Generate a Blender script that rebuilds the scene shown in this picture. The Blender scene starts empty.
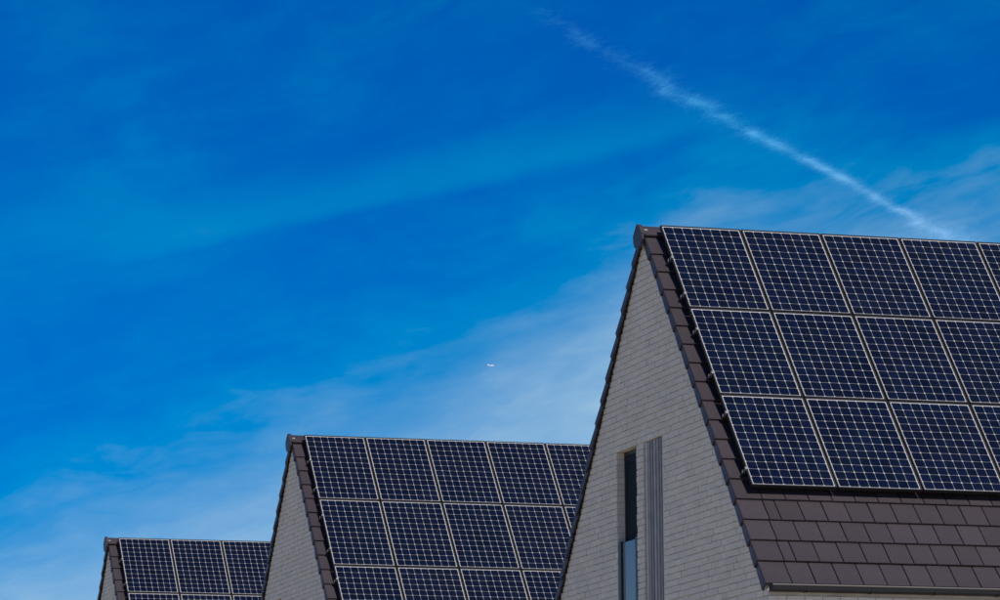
import bpy, bmesh, math, random
from mathutils import Vector, Matrix
random.seed(7)
scene = bpy.context.scene
C = scene.collection
R = math.radians

# ------------------------------------------------------------------ camera
Z0 = 10.508                      # height of the top edge of the nearest solar array
YAW, PITCH, ROLL, FPX = 0.298846, 0.171925, -0.006971, 3671.7
CAM = Vector((-15.4788, -43.2286, Z0 - 8.90765))
fw = Vector((math.cos(PITCH)*math.sin(YAW), math.cos(PITCH)*math.cos(YAW), math.sin(PITCH)))
rt0 = Vector((math.cos(YAW), -math.sin(YAW), 0)); up0 = rt0.cross(fw)
rt = math.cos(ROLL)*rt0 + math.sin(ROLL)*up0
up = -math.sin(ROLL)*rt0 + math.cos(ROLL)*up0
cd = bpy.data.cameras.new('camera'); cam = bpy.data.objects.new('camera', cd); C.objects.link(cam)
M = Matrix((rt, up, -fw)).transposed().to_4x4(); M.translation = CAM
cam.matrix_world = M
cd.sensor_fit = 'HORIZONTAL'; cd.sensor_width = 36.0; cd.lens = 36.0*FPX/1000.0
cd.clip_start = 0.5; cd.clip_end = 200000
scene.camera = cam

# ------------------------------------------------------------------ world, sun, exposure
SUNV = Vector((0.25, -0.667, 0.763)).normalized()
SUN_EL = math.asin(SUNV.z); SUN_AZ = math.atan2(SUNV.x, SUNV.y)
sd = bpy.data.lights.new('sun', 'SUN'); sd.energy = 4.2; sd.angle = R(0.53); sd.color = (1.0, 0.94, 0.85)
sun = bpy.data.objects.new('sun', sd); C.objects.link(sun)
sun.rotation_euler = SUNV.to_track_quat('Z', 'Y').to_euler(); sun.location = (20, -40, 60)
vs = scene.view_settings
vs.view_transform = 'Standard'; vs.look = 'None'; vs.gamma = 1.0; vs.exposure = 0.0; vs.use_curve_mapping = False

class S:                                                     # tiny expression builder for math nodes
    def __init__(s, nt, sock): s.nt, s.k = nt, sock
    def op(s, o, b=None, c=None, clamp=False):
        n = s.nt.nodes.new('ShaderNodeMath'); n.operation = o; n.use_clamp = clamp
        for i, v in enumerate((s, b, c)):
            if v is None: continue
            if isinstance(v, S): s.nt.links.new(v.k, n.inputs[i])
            else: n.inputs[i].default_value = v
        return S(s.nt, n.outputs[0])
    def __add__(s, b): return s.op('ADD', b)
    def __sub__(s, b): return s.op('SUBTRACT', b)
    def __mul__(s, b): return s.op('MULTIPLY', b)
    def __truediv__(s, b): return s.op('DIVIDE', b)
    def smooth(s, a, b, lo=0.0, hi=1.0):
        n = s.nt.nodes.new('ShaderNodeMapRange'); n.interpolation_type = 'SMOOTHSTEP'
        s.nt.links.new(s.k, n.inputs[0])
        for i, v in enumerate((a, b, lo, hi)): n.inputs[1+i].default_value = v
        return S(s.nt, n.outputs[0])
    def gauss(s, w): return ((s/w)*(s/w)*-1.0).op('EXPONENT')

def noise(nt, vec, scale, detail=4, rough=0.55, dist=0.0, out=0):
    n = nt.nodes.new('ShaderNodeTexNoise'); n.inputs['Scale'].default_value = scale
    n.inputs['Detail'].default_value = detail; n.inputs['Roughness'].default_value = rough
    n.inputs['Distortion'].default_value = dist
    if vec is not None: nt.links.new(vec, n.inputs['Vector'])
    return S(nt, n.outputs[out])

w = bpy.data.worlds.new('World'); scene.world = w; w.use_nodes = True
nt = w.node_tree; nt.nodes.clear()
out = nt.nodes.new('ShaderNodeOutputWorld'); bg = nt.nodes.new('ShaderNodeBackground')
bg.inputs['Strength'].default_value = 0.1
sky = nt.nodes.new('ShaderNodeTexSky'); sky.sky_type = 'NISHITA'; sky.sun_disc = False
sky.sun_elevation = SUN_EL; sky.sun_rotation = SUN_AZ
sky.altitude = 0; sky.air_density = 1.0; sky.dust_density = 0.0; sky.ozone_density = 3.0
TINT = (0.10, 0.295, 0.81); CLOUD = (4.3, 6.2, 7.7)
tc = nt.nodes.new('ShaderNodeTexCoord')
sep = nt.nodes.new('ShaderNodeSeparateXYZ'); nt.links.new(tc.outputs['Generated'], sep.inputs[0])
dx, dy, dz = (S(nt, sep.outputs[i]) for i in range(3))
az = dx.op('ARCTAN2', dy) - YAW                              # compass angle and elevation in the sky
el = dz.op('ARCSINE')
X = az*3.63 + 0.5                                           # sky chart: 0..1 spans about 16 degrees
Y = (el - PITCH)*-3.67 + 0.3
def comb(x, y):
    n = nt.nodes.new('ShaderNodeCombineXYZ'); nt.links.new(x.k, n.inputs[0]); nt.links.new(y.k, n.inputs[1]); return n.outputs[0]
n_warp = noise(nt, comb(X, Y), 3.0, 3, 0.5)
wv = (n_warp - 0.5)
# streaks drawn out along a shallow rising direction
A = X*0.96 - Y*0.26; B = X*0.26 + Y*0.96 + wv*0.10
n1 = noise(nt, comb(A*2.2, B*6.5), 1.0, 6, 0.55, 0.3)
n2 = noise(nt, comb(A*5.5 + 3.1, B*20.0), 1.0, 5, 0.55, 0.4)
n3 = noise(nt, comb(A*13.0 + n1*2.0, B*46.0), 1.0, 6, 0.6, 0.5)
n4 = noise(nt, comb(X*7.0 + 5.0, Y*9.0), 1.0, 6, 0.62, 0.8)
soft = n1*0.58 + n2*0.27 + n3*0.15
fibre = n3.smooth(0.36, 0.74) * n1.smooth(0.34, 0.62)
mottle = n4.smooth(0.30, 0.85) * n2.smooth(0.22, 0.75)
wisps = soft.smooth(0.42, 0.78)
# veil that thickens towards the horizon
veil = (Y + ((az*4.0).op('SINE')*0.95 + 0.5).op('MINIMUM', 0.71)*0.45 + (soft - 0.5)*0.20 + wv*0.10).smooth(0.40, 0.86)
# long faint band with a crisp lower edge
L = Y + X*0.215 - 0.283 + wv*0.02
band = L.smooth(-0.055, -0.004) * L.smooth(-0.006, 0.012, 1.0, 0.0) * (X + 0).smooth(0.02, 0.2) * X.smooth(0.6, 0.85, 1.0, 0.0)
patch = ((X - 0.10 + wv*0.3)/0.17).gauss(1.0) * ((Y + (X - 0.10)*0.12 - 0.232 + wv*0.16)/0.060).gauss(1.0) * soft.smooth(0.30, 0.66, 0.35, 1.0)
L2 = Y + X*0.15 - 0.325 + wv*0.02
band2 = L2.gauss(0.022) * X.smooth(0.55, 0.72)
thin = wisps*0.05 + fibre*0.05 + mottle*0.14 + band*(soft*0.36 + 0.03) + patch*0.19
thin = (thin*-1.0/0.24).op('EXPONENT')*-0.24 + 0.24          # thin cirrus never gets dense
cl = thin + veil*(soft*0.35 + n3*0.15 + 0.69) + band2*(soft*0.10)
cl = cl.op('MINIMUM', 0.88)
def vm(op, a, b):
    n = nt.nodes.new('ShaderNodeVectorMath'); n.operation = op
    for i, v in enumerate((a, b)):
        if isinstance(v, tuple): n.inputs[i].default_value = v
        else: nt.links.new(v, n.inputs[i])
    return n.outputs[0]
deep = vm('SUBTRACT', vm('MULTIPLY', sky.outputs[0], TINT), (1.30, 0.0, 0.0))     # deep polarised blue
mx = nt.nodes.new('ShaderNodeMix'); mx.data_type = 'VECTOR'
nt.links.new(cl.k, mx.inputs[0]); nt.links.new(deep, mx.inputs[4]); mx.inputs[5].default_value = CLOUD
nt.links.new(vm('MAXIMUM', mx.outputs[1], (0.0, 0.0, 0.0)), bg.inputs['Color']); nt.links.new(bg.outputs[0], out.inputs[0])

# ------------------------------------------------------------------ materials
def mat(name, col, rough=0.7, metal=0.0, spec=0.5, var=0.0, nscale=8.0, bump=0.0, bscale=60.0, rnd=None, coat=0.0, stain=None):
    m = bpy.data.materials.new(name); m.use_nodes = True; t = m.node_tree
    b = t.nodes['Principled BSDF']
    b.inputs['Roughness'].default_value = rough; b.inputs['Metallic'].default_value = metal
    b.inputs['Specular IOR Level'].default_value = spec; b.inputs['Coat Weight'].default_value = coat
    tcn = t.nodes.new('ShaderNodeTexCoord')
    if var or rnd:
        v = noise(t, tcn.outputs['Object'], nscale, 5, 0.6)
        f = (v - 0.5)*(2*var) + 1.0
        if stain: f = f * ((noise(t, tcn.outputs['Object'], stain[0], 6, 0.65) - 0.5)*(2*stain[1]) + 1.0)
        if rnd:
            kind, amt = rnd
            if kind == 'obj': o = t.nodes.new('ShaderNodeObjectInfo').outputs['Random']
            else: o = t.nodes.new('ShaderNodeNewGeometry').outputs['Random Per Island']
            f = f * ((S(t, o) - 0.5)*(2*amt) + 1.0)
        h = t.nodes.new('ShaderNodeHueSaturation'); h.inputs['Color'].default_value = (*col, 1)
        t.links.new(f.k, h.inputs['Value']); t.links.new(h.outputs[0], b.inputs['Base Color'])
    else: b.inputs['Base Color'].default_value = (*col, 1)
    if bump:
        bn = t.nodes.new('ShaderNodeBump'); bn.inputs['Strength'].default_value = bump; bn.inputs['Distance'].default_value = 0.01
        nb = noise(t, tcn.outputs['Object'], bscale, 4, 0.6); t.links.new(nb.k, bn.inputs['Height'])
        t.links.new(bn.outputs[0], b.inputs['Normal'])
    return m
m_brick = mat('white_brick', (0.69, 0.615, 0.52), 0.85, var=0.14, nscale=14, bump=0.8, bscale=38, rnd=('isl', 0.05), stain=(0.9, 0.18))
m_mortar = mat('mortar', (0.51, 0.46, 0.40), 0.95, var=0.45, nscale=5, bump=0.4, bscale=90)
m_tile = mat('roof_tile', (0.041, 0.031, 0.036), 0.44, spec=0.34, var=0.34, nscale=4, bump=0.5, bscale=55, rnd=('obj', 0.13), stain=(38, 0.25))
m_tile_s = mat('roof_tile_joined', (0.041, 0.031, 0.036), 0.44, spec=0.34, var=0.34, nscale=4, bump=0.25, bscale=55, rnd=('isl', 0.13))
m_deck = mat('roof_underlay', (0.02, 0.02, 0.022), 0.9)
m_alu = mat('silver_aluminium', (0.62, 0.60, 0.58), 0.38, metal=0.35, var=0.05)
m_frame = mat('black_anodised_frame', (0.012, 0.012, 0.014), 0.45, metal=0.3)
m_back = mat('white_backsheet', (0.46, 0.445, 0.44), 0.6)
m_cell = mat('solar_cell', (0.0008, 0.0036, 0.0175), 0.6, spec=0.03, var=0.25, nscale=9, rnd=('obj', 0.35))
m_cell_s = mat('solar_cell_joined', (0.0008, 0.0036, 0.0175), 0.6, spec=0.03, var=0.25, nscale=9, rnd=('isl', 0.25))
m_black = mat('black_metal', (0.012, 0.012, 0.013), 0.4, metal=0.2)
m_rail = mat('rail_aluminium', (0.35, 0.35, 0.35), 0.4, metal=0.6)
m_gutter = mat('dark_gutter', (0.012, 0.012, 0.013), 0.5, spec=0.2, var=0.15)
m_lip = mat('gutter_lip', (0.085, 0.078, 0.072), 0.5, spec=0.3, var=0.15)
m_screen = mat('dark_screen', (0.008, 0.016, 0.022), 0.7, spec=0.1, var=0.1, nscale=30)
m_wood = mat('weathered_wood', (0.37, 0.35, 0.335), 0.85, var=0.40, nscale=7, bump=0.5, bscale=30, rnd=('obj', 0.45))
m_render = mat('plain_wall', (0.50, 0.47, 0.43), 0.9, var=0.1, bump=0.3)
m_clip = mat('bright_metal', (0.30, 0.29, 0.28), 0.4, metal=0.4)
m_plane = mat('white_paint', (0.8, 0.8, 0.8), 0.4)

def glass(name, tint, refl, milky=0.0, dust=0.0):
    m = bpy.data.materials.new(name); m.use_nodes = True; t = m.node_tree; t.nodes.clear()
    o = t.nodes.new('ShaderNodeOutputMaterial'); tr = t.nodes.new('ShaderNodeBsdfTransparent'); gl = t.nodes.new('ShaderNodeBsdfGlossy')
    tr.inputs[0].default_value = (*tint, 1); gl.inputs['Roughness'].default_value = 0.03
    fr = t.nodes.new('ShaderNodeFresnel'); fr.inputs[0].default_value = refl
    m1 = t.nodes.new('ShaderNodeMixShader'); t.links.new(fr.outputs[0], m1.inputs[0])
    base = tr
    if milky:
        df = t.nodes.new('ShaderNodeBsdfDiffuse'); df.inputs[0].default_value = (0.50, 0.56, 0.60, 1)
        m2 = t.nodes.new('ShaderNodeMixShader'); m2.inputs[0].default_value = milky
        t.links.new(tr.outputs[0], m2.inputs[1]); t.links.new(df.outputs[0], m2.inputs[2]); base = m2
    if dust:
        df = t.nodes.new('ShaderNodeBsdfDiffuse'); df.inputs[0].default_value = (0.55, 0.57, 0.60, 1)
        tcd = t.nodes.new('ShaderNodeTexCoord'); ob = t.nodes.new('ShaderNodeObjectInfo')
        nd = t.nodes.new('ShaderNodeTexNoise'); nd.noise_dimensions = '4D'; nd.inputs['Scale'].default_value = 2.6; nd.inputs['Detail'].default_value = 6; nd.inputs['Roughness'].default_value = 0.65
        t.links.new(tcd.outputs['Object'], nd.inputs['Vector']); t.links.new((S(t, ob.outputs['Random'])*40.0).k, nd.inputs['W'])
        fac = S(t, nd.outputs[0]).smooth(0.35, 0.72)*dust + S(t, ob.outputs['Random'])*(dust*0.5)
        m2 = t.nodes.new('ShaderNodeMixShader'); t.links.new(fac.k, m2.inputs[0])
        t.links.new(tr.outputs[0], m2.inputs[1]); t.links.new(df.outputs[0], m2.inputs[2]); base = m2
    t.links.new(base.outputs[0], m1.inputs[1]); t.links.new(gl.outputs[0], m1.inputs[2]); t.links.new(m1.outputs[0], o.inputs[0])
    return m
m_glass = glass('panel_glass', (0.97, 0.98, 1.0), 1.40, dust=0.0045)
m_bal = glass('balustrade_glass', (0.75, 0.85, 0.9), 1.5, 0.42)

# ------------------------------------------------------------------ mesh helpers
class MB:
    def __init__(s): s.v, s.f, s.m = [], [], []
    def poly(s, pts, mi=0):
        i = len(s.v); s.v += [tuple(p) for p in pts]; s.f.append(tuple(range(i, i+len(pts)))); s.m.append(mi)
    def hexa(s, p, mi=0):                                   # p: 8 points, bottom ring then top ring (ccw from above)
        i = len(s.v); s.v += [tuple(q) for q in p]
        for q in ((3,2,1,0),(4,5,6,7),(0,1,5,4),(1,2,6,5),(2,3,7,6),(3,0,4,7)):
            s.f.append(tuple(i+k for k in q)); s.m.append(mi)
    def box(s, x0, x1, y0, y1, z0, z1, mi=0):
        s.hexa([(x0,y0,z0),(x1,y0,z0),(x1,y1,z0),(x0,y1,z0),(x0,y0,z1),(x1,y0,z1),(x1,y1,z1),(x0,y1,z1)], mi)
    def rings(s, rings, mi=0, caps=True, closed=True):
        i = len(s.v); n = len(rings[0])
        for r in rings: s.v += [tuple(p) for p in r]
        for a in range(len(rings)-1):
            for k in range(n if closed else n-1):
                s.f.append((i+a*n+k, i+a*n+(k+1) % n, i+(a+1)*n+(k+1) % n, i+(a+1)*n+k)); s.m.append(mi)
        if caps:
            s.f.append(tuple(i+k for k in reversed(range(n)))); s.m.append(mi)
            s.f.append(tuple(i+(len(rings)-1)*n+k for k in range(n))); s.m.append(mi)
    def add(s, me, mw):
        i = len(s.v); s.v += [tuple(mw @ Vector(v)) for v in me.v]
        s.f += [tuple(i+k for k in q) for q in me.f]; s.m += me.m
    def mesh(s, name, mats, smooth=False, recalc=False):
        d = bpy.data.meshes.new(name); d.from_pydata(s.v, [], s.f)
        for m in (mats if isinstance(mats, (list, tuple)) else [mats]): d.materials.append(m)
        d.polygons.foreach_set('material_index', s.m)
        if recalc:
            b = bmesh.new(); b.from_mesh(d); bmesh.ops.recalc_face_normals(b, faces=b.faces); b.to_mesh(d); b.free()
        if smooth: d.polygons.foreach_set('use_smooth', [True]*len(d.polygons))
        d.update(); return d
def put(name, me, parent=None, loc=None, rot=None, kind=None):
    o = bpy.data.objects.new(name, me); C.objects.link(o)
    if parent is not None: o.parent = parent
    if loc is not None: o.location = loc
    if rot is not None: o.rotation_euler = rot
    if kind: o['kind'] = kind
    return o
def tag(o, label, cat, group=None):
    o['label'] = label; o['category'] = cat
    if group: o['group'] = group
    return o

# ------------------------------------------------------------------ ground
def gz(y): return -0.0186*min(max(y, 0.0), 60.0)
gm = bpy.data.materials.new('ground'); gm.use_nodes = True; t = gm.node_tree
tcg = t.nodes.new('ShaderNodeTexCoord'); ng = noise(t, tcg.outputs['Object'], 0.05, 6, 0.6); ng2 = noise(t, tcg.outputs['Object'], 2.0, 6, 0.7)
rampn = t.nodes.new('ShaderNodeValToRGB'); t.links.new((ng*0.6 + ng2*0.4).k, rampn.inputs[0])
rampn.color_ramp.elements[0].position = 0.4; rampn.color_ramp.elements[0].color = (0.34, 0.30, 0.21, 1)
rampn.color_ramp.elements[1].position = 0.6; rampn.color_ramp.elements[1].color = (0.50, 0.44, 0.34, 1)
t.links.new(rampn.outputs[0], t.nodes['Principled BSDF'].inputs['Base Color']); t.nodes['Principled BSDF'].inputs['Roughness'].default_value = 0.95
b = MB(); ys = [-60000, -500, -100, 0, 20, 40, 60, 200, 1000, 60000]
for a in range(len(ys)-1):
    b.poly([(-60000, ys[a], gz(ys[a])), (60000, ys[a], gz(ys[a])), (60000, ys[a+1], gz(ys[a+1])), (-60000, ys[a+1], gz(ys[a+1]))])
o = put('ground', b.mesh('ground', gm)); o['kind'] = 'structure'

# ------------------------------------------------------------------ house geometry
TH = 0.8768; ct, st = math.cos(TH), math.sin(TH)
H = 0.12                                                    # array glass above tile faces
YR = 0.207; ZR = Z0 + (-H + st*YR)/ct                      # ridge line of the tile faces
GAUGE, TL, TT = 0.3443, 0.42, 0.027
V0 = 0.179                                                  # ridge above the top edge of the array
VK = [0.409 + V0 + GAUGE*k for k in range(17)] + [6.29 + V0]                   # lower edge of each course, measured down the slope
TILT = math.atan(0.0295/GAUGE)
LEN = 10.0                                                  # depth of the houses
XV = -0.230; XF = -0.164                                    # outer face of the verge tiles, face of the gable bricks
HW = 4.14                                                   # half width of the gable wall

def tile_mb(wd, ln=TL, th=TT, c=0.005):
    m = MB(); g = 0.004
    x0, x1, y0, y1 = g, wd-g, 0.0, ln
    lo = [(x0,y0,-th),(x1,y0,-th),(x1,y1,-th),(x0,y1,-th)]
    md = [(x0,y0,-c),(x1,y0,-c),(x1,y1,-c),(x0,y1,-c)]
    tp = [(x0+c,y0+c,0),(x1-c,y0+c,0),(x1-c,y1,0),(x0+c,y1,0)]
    m.rings([lo, md, tp]); return m
VW = 0.353
def verge_mb(side):                                         # side -1: cloak on the low-x side
    m = tile_mb(VW)
    if side < 0: m = MB(); t_ = tile_mb(VW-0.022); m.add(t_, Matrix.Translation((0.022, 0, 0)))
    else: m = MB(); m.add(tile_mb(VW-0.022), Matrix.Identity(4))
    # side cloak: proud at the tail, drawn in at the head
    def X_(a): return a if side < 0 else VW-a
    dpt = 0.114
    tail = [(X_(0.004), -0.014, -dpt), (X_(0.034), -0.012, -dpt), (X_(0.034), 0.0, -0.003), (X_(0.022), 0.0, -0.003), (X_(0.008), 0.0, -0.020)]
    head = [(X_(0.030), 0.385, -dpt+0.018), (X_(0.044), 0.385, -dpt+0.018), (X_(0.044), 0.385, -0.004), (X_(0.032), 0.385, -0.004), (X_(0.024), 0.385, -0.014)]
    m.rings([tail, head]); return m
mb_full, mb_half = tile_mb(0.295), tile_mb(0.1475)
mb_vl, mb_vr = verge_mb(-1), verge_mb(1)
me_full = mb_full.mesh('roof_tile', m_tile, recalc=True); me_half = mb_half.mesh('half_tile', m_tile, recalc=True)
me_vl = mb_vl.mesh('verge_tile_low', m_tile, recalc=True); me_vr = mb_vr.mesh('verge_tile_high', m_tile, recalc=True)

def front_pt(u, v):                                         # a point on the street-side slope (tile tail level)
    return Vector((u, YR - ct*v, ZR - st*v))
def back_pt(u, v): return Vector((u, YR + ct*v, ZR - st*v))
ROT_F = (TH - TILT, 0, 0); ROT_B = (TH - TILT, 0, math.pi)
RF = Matrix.Rotation(TH - TILT, 4, 'X'); RB = Matrix.Rotation(math.pi, 4, 'Z') @ RF
def jit(s=0.0016): return random.uniform(-s, s)

def course(k):                                              # (u, width) of the plain tiles in a course
    u = XV + VW + 0.001; r = []
    if k % 2 == 0: r.append((u, 'h')); u += 0.1485
    while u + 0.295 < LEN + 0.22 - VW:
        r.append((u, 'f')); u += 0.296
    return r
# half-round ridge tile, running along x from 0 to 0.40
def ridge_mb(end=False):
    m = MB(); n = 12; Lr = 0.40
    prof = lambda y: -0.012 - (math.sqrt(y*y + 0.055**2) - 0.055)*1.18
    def ring(x, hw, lift):
        ys_ = [hw*(2*k/n - 1) for k in range(n+1)]
        return [(x, y, prof(y) + lift) for y in ys_] + [(x, y*0.96, prof(y) + lift - 0.018) for y in reversed(ys_)]
    if end:
        m.rings([ring(0, 0.170, 0.014), ring(0.05, 0.170, 0.014)]); m.rings([ring(0.05, 0.162, -0.007), ring(Lr, 0.158, -0.011)])
        cap = [(0.003, y, prof(y) + 0.008) for y in [0.166*(2*k/n - 1) for k in range(n+1)]]
        cap += [(0.003, 0.166, -0.215), (0.003, 0.120, -0.285), (0.003, 0.0, -0.325), (0.003, -0.120, -0.285), (0.003, -0.166, -0.215)]
        m.rings([cap, [(x+0.030, y, z) for x, y, z in cap]])
    else:
        m.rings([ring(-0.03, 0.168, 0.011), ring(0.03, 0.168, 0.011), ring(0.031, 0.162, 0.004), ring(Lr, 0.158, 0.0)])
    return m
me_ridge = ridge_mb().mesh('ridge_tile', m_tile, recalc=True); me_rend = ridge_mb(True).mesh('ridge_end_tile', m_tile, recalc=True)

def roof_deck():
    m = MB(); d = 0.075/ct
    x0, x1 = XF + 0.012, LEN + 0.2
    zr = ZR - d; v = 6.12 + V0
    for s in (-1, 1):
        a = [(x0, YR, zr), (x1, YR, zr), (x1, YR + s*ct*v, zr - st*v), (x0, YR + s*ct*v, zr - st*v)]
        bt = [(x, y, z - 0.05) for x, y, z in a]
        m.rings([bt, a])
    return m
me_deck = roof_deck().mesh('roof_deck', m_deck, recalc=True)

ZH = Z0 - 2.736                                             # head of the upper openings
CO = 0.080
def build_wall(openings):
    """mortar core with openings, and its bricks; gable faces low x"""
    zt = lambda y: ZR - 0.105 - abs(y - YR)*st/ct
    core = MB()
    ycuts = sorted(set([YR-HW+0.008, YR, YR+HW-0.008] + [v for o in openings for v in (o[0]-0.004, o[1]+0.004)]))
    xa, xb = XF + 0.011, XF + 0.11
    def prism(y0, y1, z0a, z0b, z1a, z1b):
        core.hexa([(xa,y0,z0a),(xb,y0,z0a),(xb,y1,z0b),(xa,y1,z0b),(xa,y0,z1a),(xb,y0,z1a),(xb,y1,z1b),(xa,y1,z1b)])
    for a, c in zip(ycuts[:-1], ycuts[1:]):
        ops = [o for o in openings if o[0]-0.01 <= a and c <= o[1]+0.01]
        if ops:
            o = ops[0]
            prism(a, c, -0.5, -0.5, o[2]-0.004, o[2]-0.004); prism(a, c, o[3]+0.004, o[3]+0.004, zt(a), zt(c))
        else: prism(a, c, -0.5, -0.5, zt(a), zt(c))
    # inner shell and the other three sides
    y0, y1 = YR-HW+0.011, YR+HW-0.011
    zt2 = ZR - 0.065 - HW*st/ct
    core.box(XF+0.111, LEN, y0, y0+0.1, -0.5, zt2); core.box(XF+0.111, LEN, y1-0.1, y1, -0.5, zt2)
    core.rings([[(LEN-0.1,y0+0.101,-0.5),(LEN-0.1,y1-0.101,-0.5),(LEN-0.1,y1-0.101,zt2),(LEN-0.1,YR,ZR-0.23),(LEN-0.1,y0+0.101,zt2)],
                [(LEN,y0+0.101,-0.5),(LEN,y1-0.101,-0.5),(LEN,y1-0.101,zt2),(LEN,YR,ZR-0.23),(LEN,y0+0.101,zt2)]])
    br = MB(); rnd = random.Random(3)
    nk0 = int((ZR - ZH)/CO) + 1; nk1 = int(ZH/CO) + 6
    for k in range(-nk0, nk1):
        ztop = ZH - k*CO - 0.006; zbot = ztop - (CO - 0.011)
        half = min(HW, (ZR - 0.12 - ztop)*ct/st)
        if half < 0.03: continue
        y = YR - HW - (0.11 if k % 2 else 0.0) - rnd.uniform(0, 0.05)
        segs = []
        while y < YR + half:
            ln = 0.209 + rnd.uniform(-0.004, 0.004)
            segs.append((y, y + ln)); y += ln + 0.004
        for a, c in segs:
            a, c = max(a, YR-half), min(c, YR+half)
            if c - a < 0.02: continue
            parts = [(a, c)]
            for o in openings:
                if o[2] - 0.01 < zbot and ztop < o[3] + 0.01:
                    nxt = []
                    for p, q in parts:
                        if q <= o[0] or p >= o[1]: nxt.append((p, q)); continue
                        if p < o[0]: nxt.append((p, o[0]))
                        if q > o[1]: nxt.append((o[1], q))
                    parts = nxt
            for p, q in parts:
                if q - p < 0.02: continue
                jx = rnd.uniform(-0.004, 0.004); jz = rnd.uniform(-0.003, 0.003)
                tw = rnd.uniform(-0.0015, 0.0015)
                x = XF + jx
                br.hexa([(x+tw,p,zbot+jz),(XF+0.105,p,zbot+jz),(XF+0.105,q,zbot+jz),(x-tw,q,zbot+jz),
                         (x+tw,p,ztop+jz),(XF+0.105,p,ztop+jz),(XF+0.105,q,ztop+jz),(x-tw,q,ztop+jz)])
    # bricks of the eaves side below the gutter
    yb = YR - HW
    for k in range(int((ZH - zt2)/CO) + 1, int((ZH - zt2)/CO) + 27):
        ztop = ZH - k*CO - 0.006; zbot = ztop - (CO - 0.011)
        x = XF + 0.108 + (0.11 if k % 2 else 0.0)
        if k % 2: br.box(XF + 0.111, x - 0.011, yb, yb+0.09, zbot, ztop)
        while x < LEN - 0.25:
            j = rnd.uniform(-0.002, 0.002)
            br.box(x, x+0.209, yb+j, yb+0.09, zbot, ztop); x += 0.22
    return core.mesh('wall_core', m_mortar, recalc=True), br.mesh('brickwork', m_brick)

def gutter_mb():
    m = MB(); lip = MB(); x0, x1 = -0.166, LEN+0.1
    yb = YR - HW - 0.004; yf = yb - 0.125; zt = ZR - st*(6.30 + V0) - 0.028; zb = zt - 0.072
    prof = [(yf, zt), (yf, zb+0.02), (yf+0.02, zb), (yb, zb), (yb, zt), (yb-0.006, zt), (yb-0.006, zb+0.008), (yf+0.023, zb+0.008), (yf+0.007, zb+0.023), (yf+0.007, zt)]
    m.rings([[(x0, y, z) for y, z in prof], [(x1, y, z) for y, z in prof]])
    m.box(x0-0.003, x0+0.005, yf+0.002, yb-0.001, zb+0.002, zt-0.006)
    lip.rings([[(x, yf+0.004+0.011*math.cos(a), zt+0.002+0.011*math.sin(a)) for a in [2*math.pi*k/8 for k in range(8)]] for x in (x0-0.006, x1)])
    return m, lip, (yf, yb, zt, zb)

g_mb, lip_mb, gdim = gutter_mb()
me_gut = g_mb.mesh('gutter', m_gutter, recalc=True); me_lip = lip_mb.mesh('gutter_lip', m_lip, recalc=True)
bk = MB(); bk.box(0, 0.022, gdim[0]-0.004, gdim[1]+0.001, gdim[3]-0.006, gdim[3]-0.0005); bk.box(0, 0.022, gdim[0]-0.004, gdim[0]-0.0005, gdim[3]-0.006, gdim[2]-0.012)
me_bracket = bk.mesh('bracket', m_gutter)

def frame_rect(m, x0, x1, y0, y1, z0, z1, wd):
    m.box(x0, x1, y0, y0+wd, z0, z1); m.box(x0, x1, y1-wd, y1, z0, z1)
    m.box(x0, x1, y0+wd, y1-wd, z0, z0+wd); m.box(x0, x1, y0+wd, y1-wd, z1-wd, z1)

OPB = ZH - 28*CO                                            # foot of the tall openings
def add_window(house, y0, y1, detailed=True):
    xw = XF + 0.107
    win = MB(); frame_rect(win, xw, xw+0.06, y0+0.001, y1-0.001, OPB+0.001, ZH-0.001, 0.045)
    wo = put('window', win.mesh('window', m_black), house)
    s_ = MB(); s_.box(xw+0.002, xw+0.008, y0+0.046, y1-0.046, OPB+0.046, ZH-0.16); s_.box(xw-0.012, xw+0.02, y0+0.046, y1-0.046, ZH-0.159, ZH-0.047)
    put('roller_screen', s_.mesh('roller_screen', m_screen), wo)
    p_ = MB(); p_.box(xw+0.030, xw+0.038, y0+0.045, y1-0.045, OPB+0.045, ZH-0.045)
    put('pane', p_.mesh('pane', m_bal), wo)
    sl = MB(); sl.box(XF-0.03, xw+0.0, y0+0.004, y1-0.004, OPB-0.02, OPB); put('sill', sl.mesh('sill', m_gutter), wo)
    # glass guard rail across the lower half
    zt = Z0 - 3.915; bo = MB(); bo.box(XF+0.035, XF+0.047, y0+0.10, y1-0.05, OPB+0.05, zt)
    bal = put('balustrade', bo.mesh('balustrade', m_bal), house)
    for py in (y1-0.115, y0+0.005):
        q = MB(); q.box(XF+0.004, XF+0.060, py, py+0.095, OPB+0.0, zt+0.015); put('post', q.mesh('post', m_black), bal)
def add_slats(house, y0, y1):
    bo = MB(); bo.box(XF+0.065, XF+0.085, y0+0.002, y1-0.002, OPB+0.002, ZH-0.002)
    so = put('timber_screen', bo.mesh('timber_screen', m_deck), house)
    n = 7; p = (y1-y0-0.012)/n
    for i in range(n):
        q = MB(); xo = XF + 0.012 + random.uniform(-0.004, 0.008)
        wdt = p*random.uniform(0.46, 0.62)
        q.box(xo, XF+0.064, y0+0.008+i*p, y0+0.008+i*p+wdt, OPB+0.01, ZH-0.012)
        put('slat', q.mesh('slat', m_wood), so)

wall1 = build_wall([(0.634, 1.412, OPB, ZH), (-0.369, 0.362, OPB, ZH)])
wall2 = build_wall([(1.05, 1.83, OPB-CO*0, ZH)])

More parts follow.
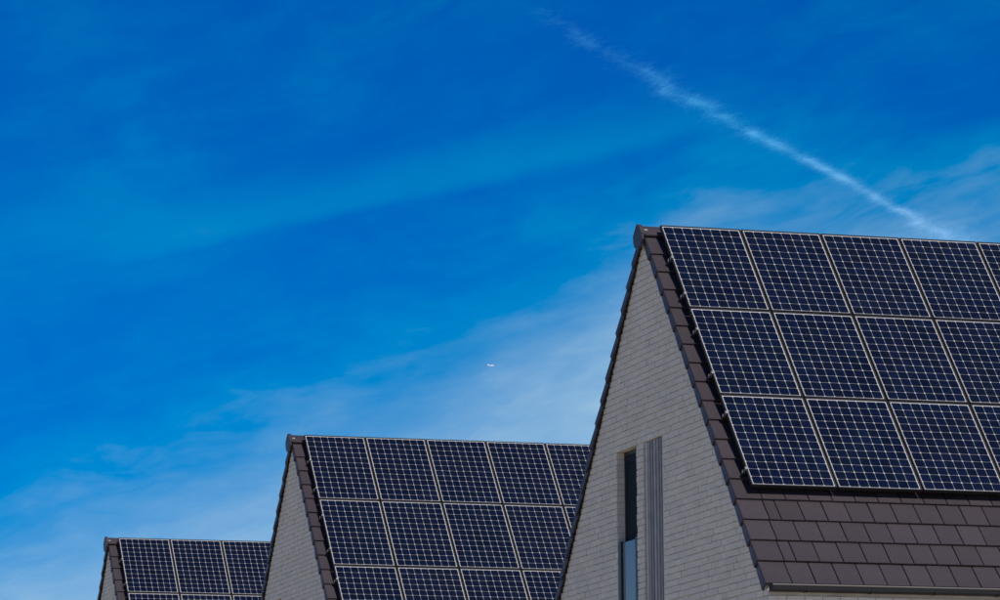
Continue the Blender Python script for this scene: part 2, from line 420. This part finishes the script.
# every plain tile of a roof that is covered by the array or turned away, as one mesh
def joined_tiles(front_skip):
    m = MB()
    for k, v in enumerate(VK):
        p = v
        for u, kd in course(k):
            src = mb_full if kd == 'f' else mb_half
            if not front_skip(k, u): m.add(src, Matrix.Translation(front_pt(u, p)) @ RF)
            m.add(src, Matrix.Translation(back_pt(u + (0.295 if kd == 'f' else 0.1475), p)) @ RB)
        m.add(mb_vr, Matrix.Translation(front_pt(LEN + 0.226 - VW, p)) @ RF)
        m.add(mb_vl, Matrix.Translation(back_pt(LEN + 0.226, p)) @ RB)
    return m.mesh('joined_tiles', m_tile_s, recalc=True)
vis1 = lambda k, u: (k >= 13 and u < 4.2)
me_cov1 = joined_tiles(vis1); me_cov2 = joined_tiles(lambda k, u: False)

def build_house(loc, label, near):
    hs_ = put('brick_house', None, None, loc); tag(hs_, label, 'house', 'row of gabled brick houses')
    core, bricks = wall1 if near else wall2
    wl = put('wall', core, hs_); put('brickwork', bricks, wl, kind='stuff')
    if near: add_window(hs_, 0.634, 1.412); add_slats(hs_, -0.369, 0.362)
    else: add_window(hs_, 1.05, 1.83)
    rf = put('roof', me_deck, hs_)
    for k, v in enumerate(VK):
        p = front_pt(XV + jit(), v); o_ = put('verge_tile', me_vl, rf, p, (TH-TILT+jit(0.004), jit(0.003), jit(0.003)))
        p = back_pt(XV + VW + jit(), v); put('verge_tile', me_vr, rf, p, (TH-TILT+jit(0.004), jit(0.003), math.pi + jit(0.003)))
        if near:
            for u, kd in course(k):
                if vis1(k, u):
                    q = front_pt(u + jit(0.001), v + jit(0.001))
                    put('roof_tile' if kd == 'f' else 'half_tile', me_full if kd == 'f' else me_half, rf, q, (TH-TILT+jit(0.004), jit(0.004), jit(0.003)))
    put('covered_tile', me_cov1 if near else me_cov2, rf, kind='stuff')
    x = XV - 0.032
    put('ridge_tile', me_rend, rf, (x, YR, ZR - 0.016)); x += 0.40
    while x < LEN:
        put('ridge_tile', me_ridge, rf, (x, YR, ZR - 0.027 + jit(0.002)), (0, jit(0.002), 0)); x += 0.385
    cl_ = MB(); cl_.box(0, 0.045, -0.018, 0.018, -0.002, 0.009); cl_.box(0, 0.012, -0.018, 0.018, -0.03, -0.002)
    put('ridge_clip', cl_.mesh('ridge_clip', m_clip), rf, (XV + 0.022, YR - 0.115, ZR - 0.112), (0.86, 0, 0))
    gu = put('gutter', me_gut, hs_); put('lip', me_lip, gu)
    for i in range(12): put('bracket', me_bracket, gu, (0.25 + i*0.8, 0, 0))
    return hs_

# ------------------------------------------------------------------ solar panels
PW, PH, PU, PV_ = 1.080, 1.588, 1.0974, 1.6037
FT = 0.046
fr = MB(); fwid = 0.016
for (x0, x1, y0, y1) in ((0, fwid, -PH, 0), (PW-fwid, PW, -PH, 0), (fwid, PW-fwid, -fwid, 0), (fwid, PW-fwid, -PH, -PH+fwid)):
    fr.box(x0, x1, y0, y1, -FT, 0)
me_frame = fr.mesh('frame', m_frame)
bs = MB(); bs.box(fwid-0.002, PW-fwid+0.002, -PH+fwid-0.002, -fwid+0.002, -0.014, -0.0085)
me_backs = bs.mesh('backsheet', m_back)
gl_ = MB(); gl_.poly([(fwid,-PH+fwid,-0.003),(PW-fwid,-PH+fwid,-0.003),(PW-fwid,-fwid,-0.003),(fwid,-fwid,-0.003)])
me_cover = gl_.mesh('cover_glass', m_glass)
NX, NY = 8, 12
mgx, mgy = 0.012, 0.013
cpx = (PW - 2*fwid - 2*mgx)/NX; cpy = (PH - 2*fwid - 2*mgy)/NY
def cell_mb():
    m = MB(); g = 0.0019; a = cpx/2 - g; c = cpy/2 - g; k = 0.0115
    o8 = [(-a+k,-c),(a-k,-c),(a,-c+k),(a,c-k),(a-k,c),(-a+k,c),(-a,c-k),(-a,-c+k)]
    m.rings([[(x, y, 0.0) for x, y in o8], [(x, y, 0.0012) for x, y in o8]]); return m
cell = cell_mb(); me_cell = cell.mesh('cell', m_cell)
def cell_pos(i, j): return (fwid + mgx + cpx*(i+0.5), -(fwid + mgy + cpy*(j+0.5)), -0.0085)
allc = MB()
for j in range(NY):
    for i in range(NX): allc.add(cell, Matrix.Translation(cell_pos(i, j)))
me_cells = allc.mesh('cells', m_cell_s)
me_end = MB(); me_end.box(-0.012, 0.030, -0.02, 0.02, 0.0005, 0.005); me_end.box(-0.012, -0.003, -0.02, 0.02, -0.07, 0.005)
me_end = me_end.mesh('clamp', m_clip)

ROWN = ['top', 'middle', 'bottom']; COLN = ['first', 'second', 'third', 'fourth', 'fifth']
RAILS = [0.62, 1.32, 1.995, 2.80, 3.52, 4.50]
def array(base, which, short, rows, cols, single):
    org = Vector(base) + Vector((0, 0, Z0))
    for r in range(rows):
        for c in range(cols):
            u, v = -0.017 + c*PU, -0.014 + r*PV_
            po = put('solar_panel', None, None, org + Vector((u, -ct*v, -st*v)), (TH + jit(0.0012), jit(0.0012), jit(0.0006)))
            tag(po, f'dark blue solar panel, {ROWN[r]} row, {COLN[c]} from the gable edge, on the {short} roof', 'solar panel', f'solar panels on the {short} roof')
            put('frame', me_frame, po); put('backsheet', me_backs, po)
            if single:
                for j in range(NY):
                    for i in range(NX): put('cell', me_cell, po, cell_pos(i, j))
            else: put('cells', me_cells, po, kind='stuff')
            put('cover_glass', me_cover, po)
    ro = put('mounting_frame', None, None, org, (TH, 0, 0))
    tag(ro, f'metal mounting rails under the solar panels of the {short} roof', 'mounting frame', 'mounting rails on the roofs')
    lr = cols*PU + 0.02
    for v in RAILS:
        if v > rows*PV_: continue
        q = MB(); q.box(-0.045, lr, -v-0.018, -v+0.018, -FT-0.040, -FT-0.001)
        rl = put('rail', q.mesh('rail', m_black), ro)
        put('end_clamp', me_end, ro, (-0.019, -v, 0.0)); 
        e = MB(); e.box(-0.050, -0.0455, -v-0.019, -v+0.019, -FT-0.041, -FT); put('rail_end', e.mesh('rail_end', m_clip), ro)
        x = 0.35
        while x < lr:
            h_ = MB(); h_.box(x, x+0.03, -v-0.10, -v+0.02, -H+0.004, -H+0.010); h_.box(x, x+0.03, -v-0.019, -v-0.0185+0.006, -H+0.010, -FT-0.041)
            put('roof_hook', h_.mesh('roof_hook', m_rail), ro); x += 1.2
    return ro

OFF2 = Vector((-0.1223, 18.1535, -0.2963)); OFF3 = Vector((-0.6732, 31.8596, -0.6599))
build_house((0, 0, 0), 'nearest white brick house with a tall window and timber slats in its gable', True)
build_house(OFF2, 'middle white brick gabled house standing behind the nearest one', False)
build_house(OFF3, 'farthest white brick gabled house at the lower left', False)
array((0, 0, 0), 'nearest', 'nearest house', 3, 5, True)
array(OFF2, 'middle', 'middle house', 3, 5, False)
array(OFF3, 'farthest', 'farthest house', 2, 4, False)

# ------------------------------------------------------------------ aircraft and contrail
def direction(px, py): return (fw*FPX + rt*(px-500) - up*(py-300)).normalized()
def at_alt(px, py, alt):
    d = direction(px, py); return CAM + d*((alt - CAM.z)/d.z)
apos = CAM + direction(491, 365.5)*14000
pl = put('airliner', None, None, apos, (R(8), R(-6), -YAW + R(35)))
pl.scale = (0.85, 0.85, 0.85)
tag(pl, 'tiny white airliner far off in the sky above the middle house', 'airplane')
n = 12
def ring(x, r, dz=0): return [(x, r*math.cos(2*math.pi*k/n), r*math.sin(2*math.pi*k/n)+dz) for k in range(n)]
f_ = MB(); f_.rings([ring(-18, 0.3, 1.2), ring(-14, 1.1, 0.8), ring(-8, 1.9), ring(12, 1.95), ring(15.5, 1.5, -0.2), ring(17.6, 0.5, -0.5)])
put('fuselage', f_.mesh('fuselage', m_plane, smooth=True, recalc=True), pl)
for s in (-1, 1):
    q = MB(); q.hexa([(3, s*1.5, -1.2), (-4, s*1.5, -1.2), (-8, s*17, 0.6), (-6.2, s*17, 0.6), (3, s*1.5, -0.6), (-4, s*1.5, -0.7), (-8, s*17, 0.8), (-6.2, s*17, 0.8)])
    put('wing', q.mesh('wing', m_plane, recalc=True), pl)
    q = MB(); q.hexa([(-13.5, s*0.8, 0.9), (-16.5, s*0.8, 0.9), (-18, s*6, 1.3), (-16.8, s*6, 1.3), (-13.5, s*0.8, 1.3), (-16.5, s*0.8, 1.2), (-18, s*6, 1.5), (-16.8, s*6, 1.5)])
    put('tailplane', q.mesh('tailplane', m_plane, recalc=True), pl)
    q = MB(); q.rings([[(x, y + s*5.6, z - 2.1) for x, y, z in ring(xx, rr)] for xx, rr in ((4.2, 0.9), (3.0, 1.15), (0.5, 0.9), (-0.8, 0.55))])
    put('engine', q.mesh('engine', m_plane, smooth=True, recalc=True), pl)
q = MB(); q.hexa([(-12, -0.2, 1.5), (-12, 0.2, 1.5), (-17, 0.2, 1.4), (-17, -0.2, 1.4), (-16.5, -0.12, 7.5), (-16.5, 0.12, 7.5), (-18.8, 0.12, 7.5), (-18.8, -0.12, 7.5)])
put('tail_fin', q.mesh('tail_fin', m_plane, recalc=True), pl)

ALT = 8000.0
P0, P1 = at_alt(535, 10, ALT), at_alt(962, 244, ALT)
LT = (P1 - P0).length
ex = (P1 - P0).normalized(); ey = Vector((0, 0, 1)).cross(ex).normalized(); ez = ex.cross(ey)
# drifting shreds of ice vapour scattered round the flight line
rc = random.Random(11)
half = (SUNV - direction(750, 130)).normalized()
PX = LT/490.0; PA = 9.0                                              # metres to one image-pixel-sized step along the line
cv, cf = [], []
def width(f): return (9.0 if f < 0.25 else 9.0 - 5.1*min((f-0.25)/0.35, 1.0)) if f < 0.84 else 3.9 + 11.0*min((f-0.84)/0.09, 1.0)
def level(f):
    a = min(f/0.33, 1.0)**1.3*0.8 + 0.03
    if f > 0.5: a *= 1.0 + 0.35*min((f-0.5)/0.3, 1.0)
    if f > 0.84: a *= 1.0 + 1.6*min((f-0.84)/0.06, 1.0)
    if f > 0.93: a *= max(0.0, 1.0 - (f-0.93)/0.07)
    return a
knots = [(rc.gauss(0, 1), rc.gauss(0, 1), rc.uniform(0.25, 1.0)) for _ in range(60)]
def knot(f):
    q = f*45; i = int(q); u = q-i; u = u*u*(3-2*u); a, b_ = knots[i], knots[i+1]
    return [a[k]*(1-u) + b_[k]*u for k in range(3)]
bow = lambda f: 5.0*math.sin(math.pi*min(max((f-0.1)/0.5, 0), 1))
M3 = Matrix((ex, ey, ez)).transposed()
hl = M3.transposed() @ half
made = 0
while made < 12000:
    f = rc.random()
    if rc.random() > level(f)*knot(f)[2]: continue
    kn = knot(f); wd = width(f)*PA
    scale = 0.8 + 0.35*f                                   # the far end is further away
    r_ = abs(rc.gauss(0, 0.56)); an = rc.uniform(0, 6.283)
    c0 = Vector((f*LT, (r_*math.cos(an)*1.2 + kn[0]*0.22)*wd*scale*2.2, (r_*math.sin(an) + kn[1]*0.22)*wd*scale*0.95 - bow(f)*PA))
    nrm = (hl + Vector((rc.gauss(0, .25), rc.gauss(0, .25), rc.gauss(0, .25)))).normalized()
    t1 = Vector((1, rc.gauss(0, .25), rc.gauss(0, .12))); t1 = (t1 - nrm*t1.dot(nrm)).normalized(); t2 = nrm.cross(t1)
    la = PX*rc.uniform(1.0, 4.5); lb = PA*rc.uniform(0.6, 1.7)*(0.5 + 0.10*width(f))
    i0 = len(cv); n = 7
    for k in range(n):
        a = 6.283*k/n + rc.uniform(-.25, .25); q = rc.uniform(0.75, 1.15)
        cv.append(tuple(c0 + t1*(la*q*math.cos(a)) + t2*(lb*q*math.sin(a))))
    cf.append(tuple(range(i0, i0+n))); made += 1
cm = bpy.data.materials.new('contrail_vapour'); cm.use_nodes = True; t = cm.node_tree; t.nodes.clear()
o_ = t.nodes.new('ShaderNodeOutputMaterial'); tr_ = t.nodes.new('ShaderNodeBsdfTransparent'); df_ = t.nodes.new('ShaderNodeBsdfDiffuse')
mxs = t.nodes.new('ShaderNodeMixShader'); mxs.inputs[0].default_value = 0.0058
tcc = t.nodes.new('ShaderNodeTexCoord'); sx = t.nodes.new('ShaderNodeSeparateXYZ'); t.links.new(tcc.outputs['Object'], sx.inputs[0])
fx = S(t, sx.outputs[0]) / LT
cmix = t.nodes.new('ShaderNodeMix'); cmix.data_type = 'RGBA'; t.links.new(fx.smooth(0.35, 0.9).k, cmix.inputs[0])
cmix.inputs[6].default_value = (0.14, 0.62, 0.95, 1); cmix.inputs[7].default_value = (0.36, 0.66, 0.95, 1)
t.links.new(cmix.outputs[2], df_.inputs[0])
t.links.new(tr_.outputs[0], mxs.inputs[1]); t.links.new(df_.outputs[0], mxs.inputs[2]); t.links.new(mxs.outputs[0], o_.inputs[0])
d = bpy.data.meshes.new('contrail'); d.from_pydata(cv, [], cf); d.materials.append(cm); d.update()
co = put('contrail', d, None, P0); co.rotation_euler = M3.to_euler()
tag(co, 'thin white vapour trail slanting down to the right across the blue sky', 'contrail')
co['kind'] = 'stuff'
scene.cycles.transparent_max_bounces = 96
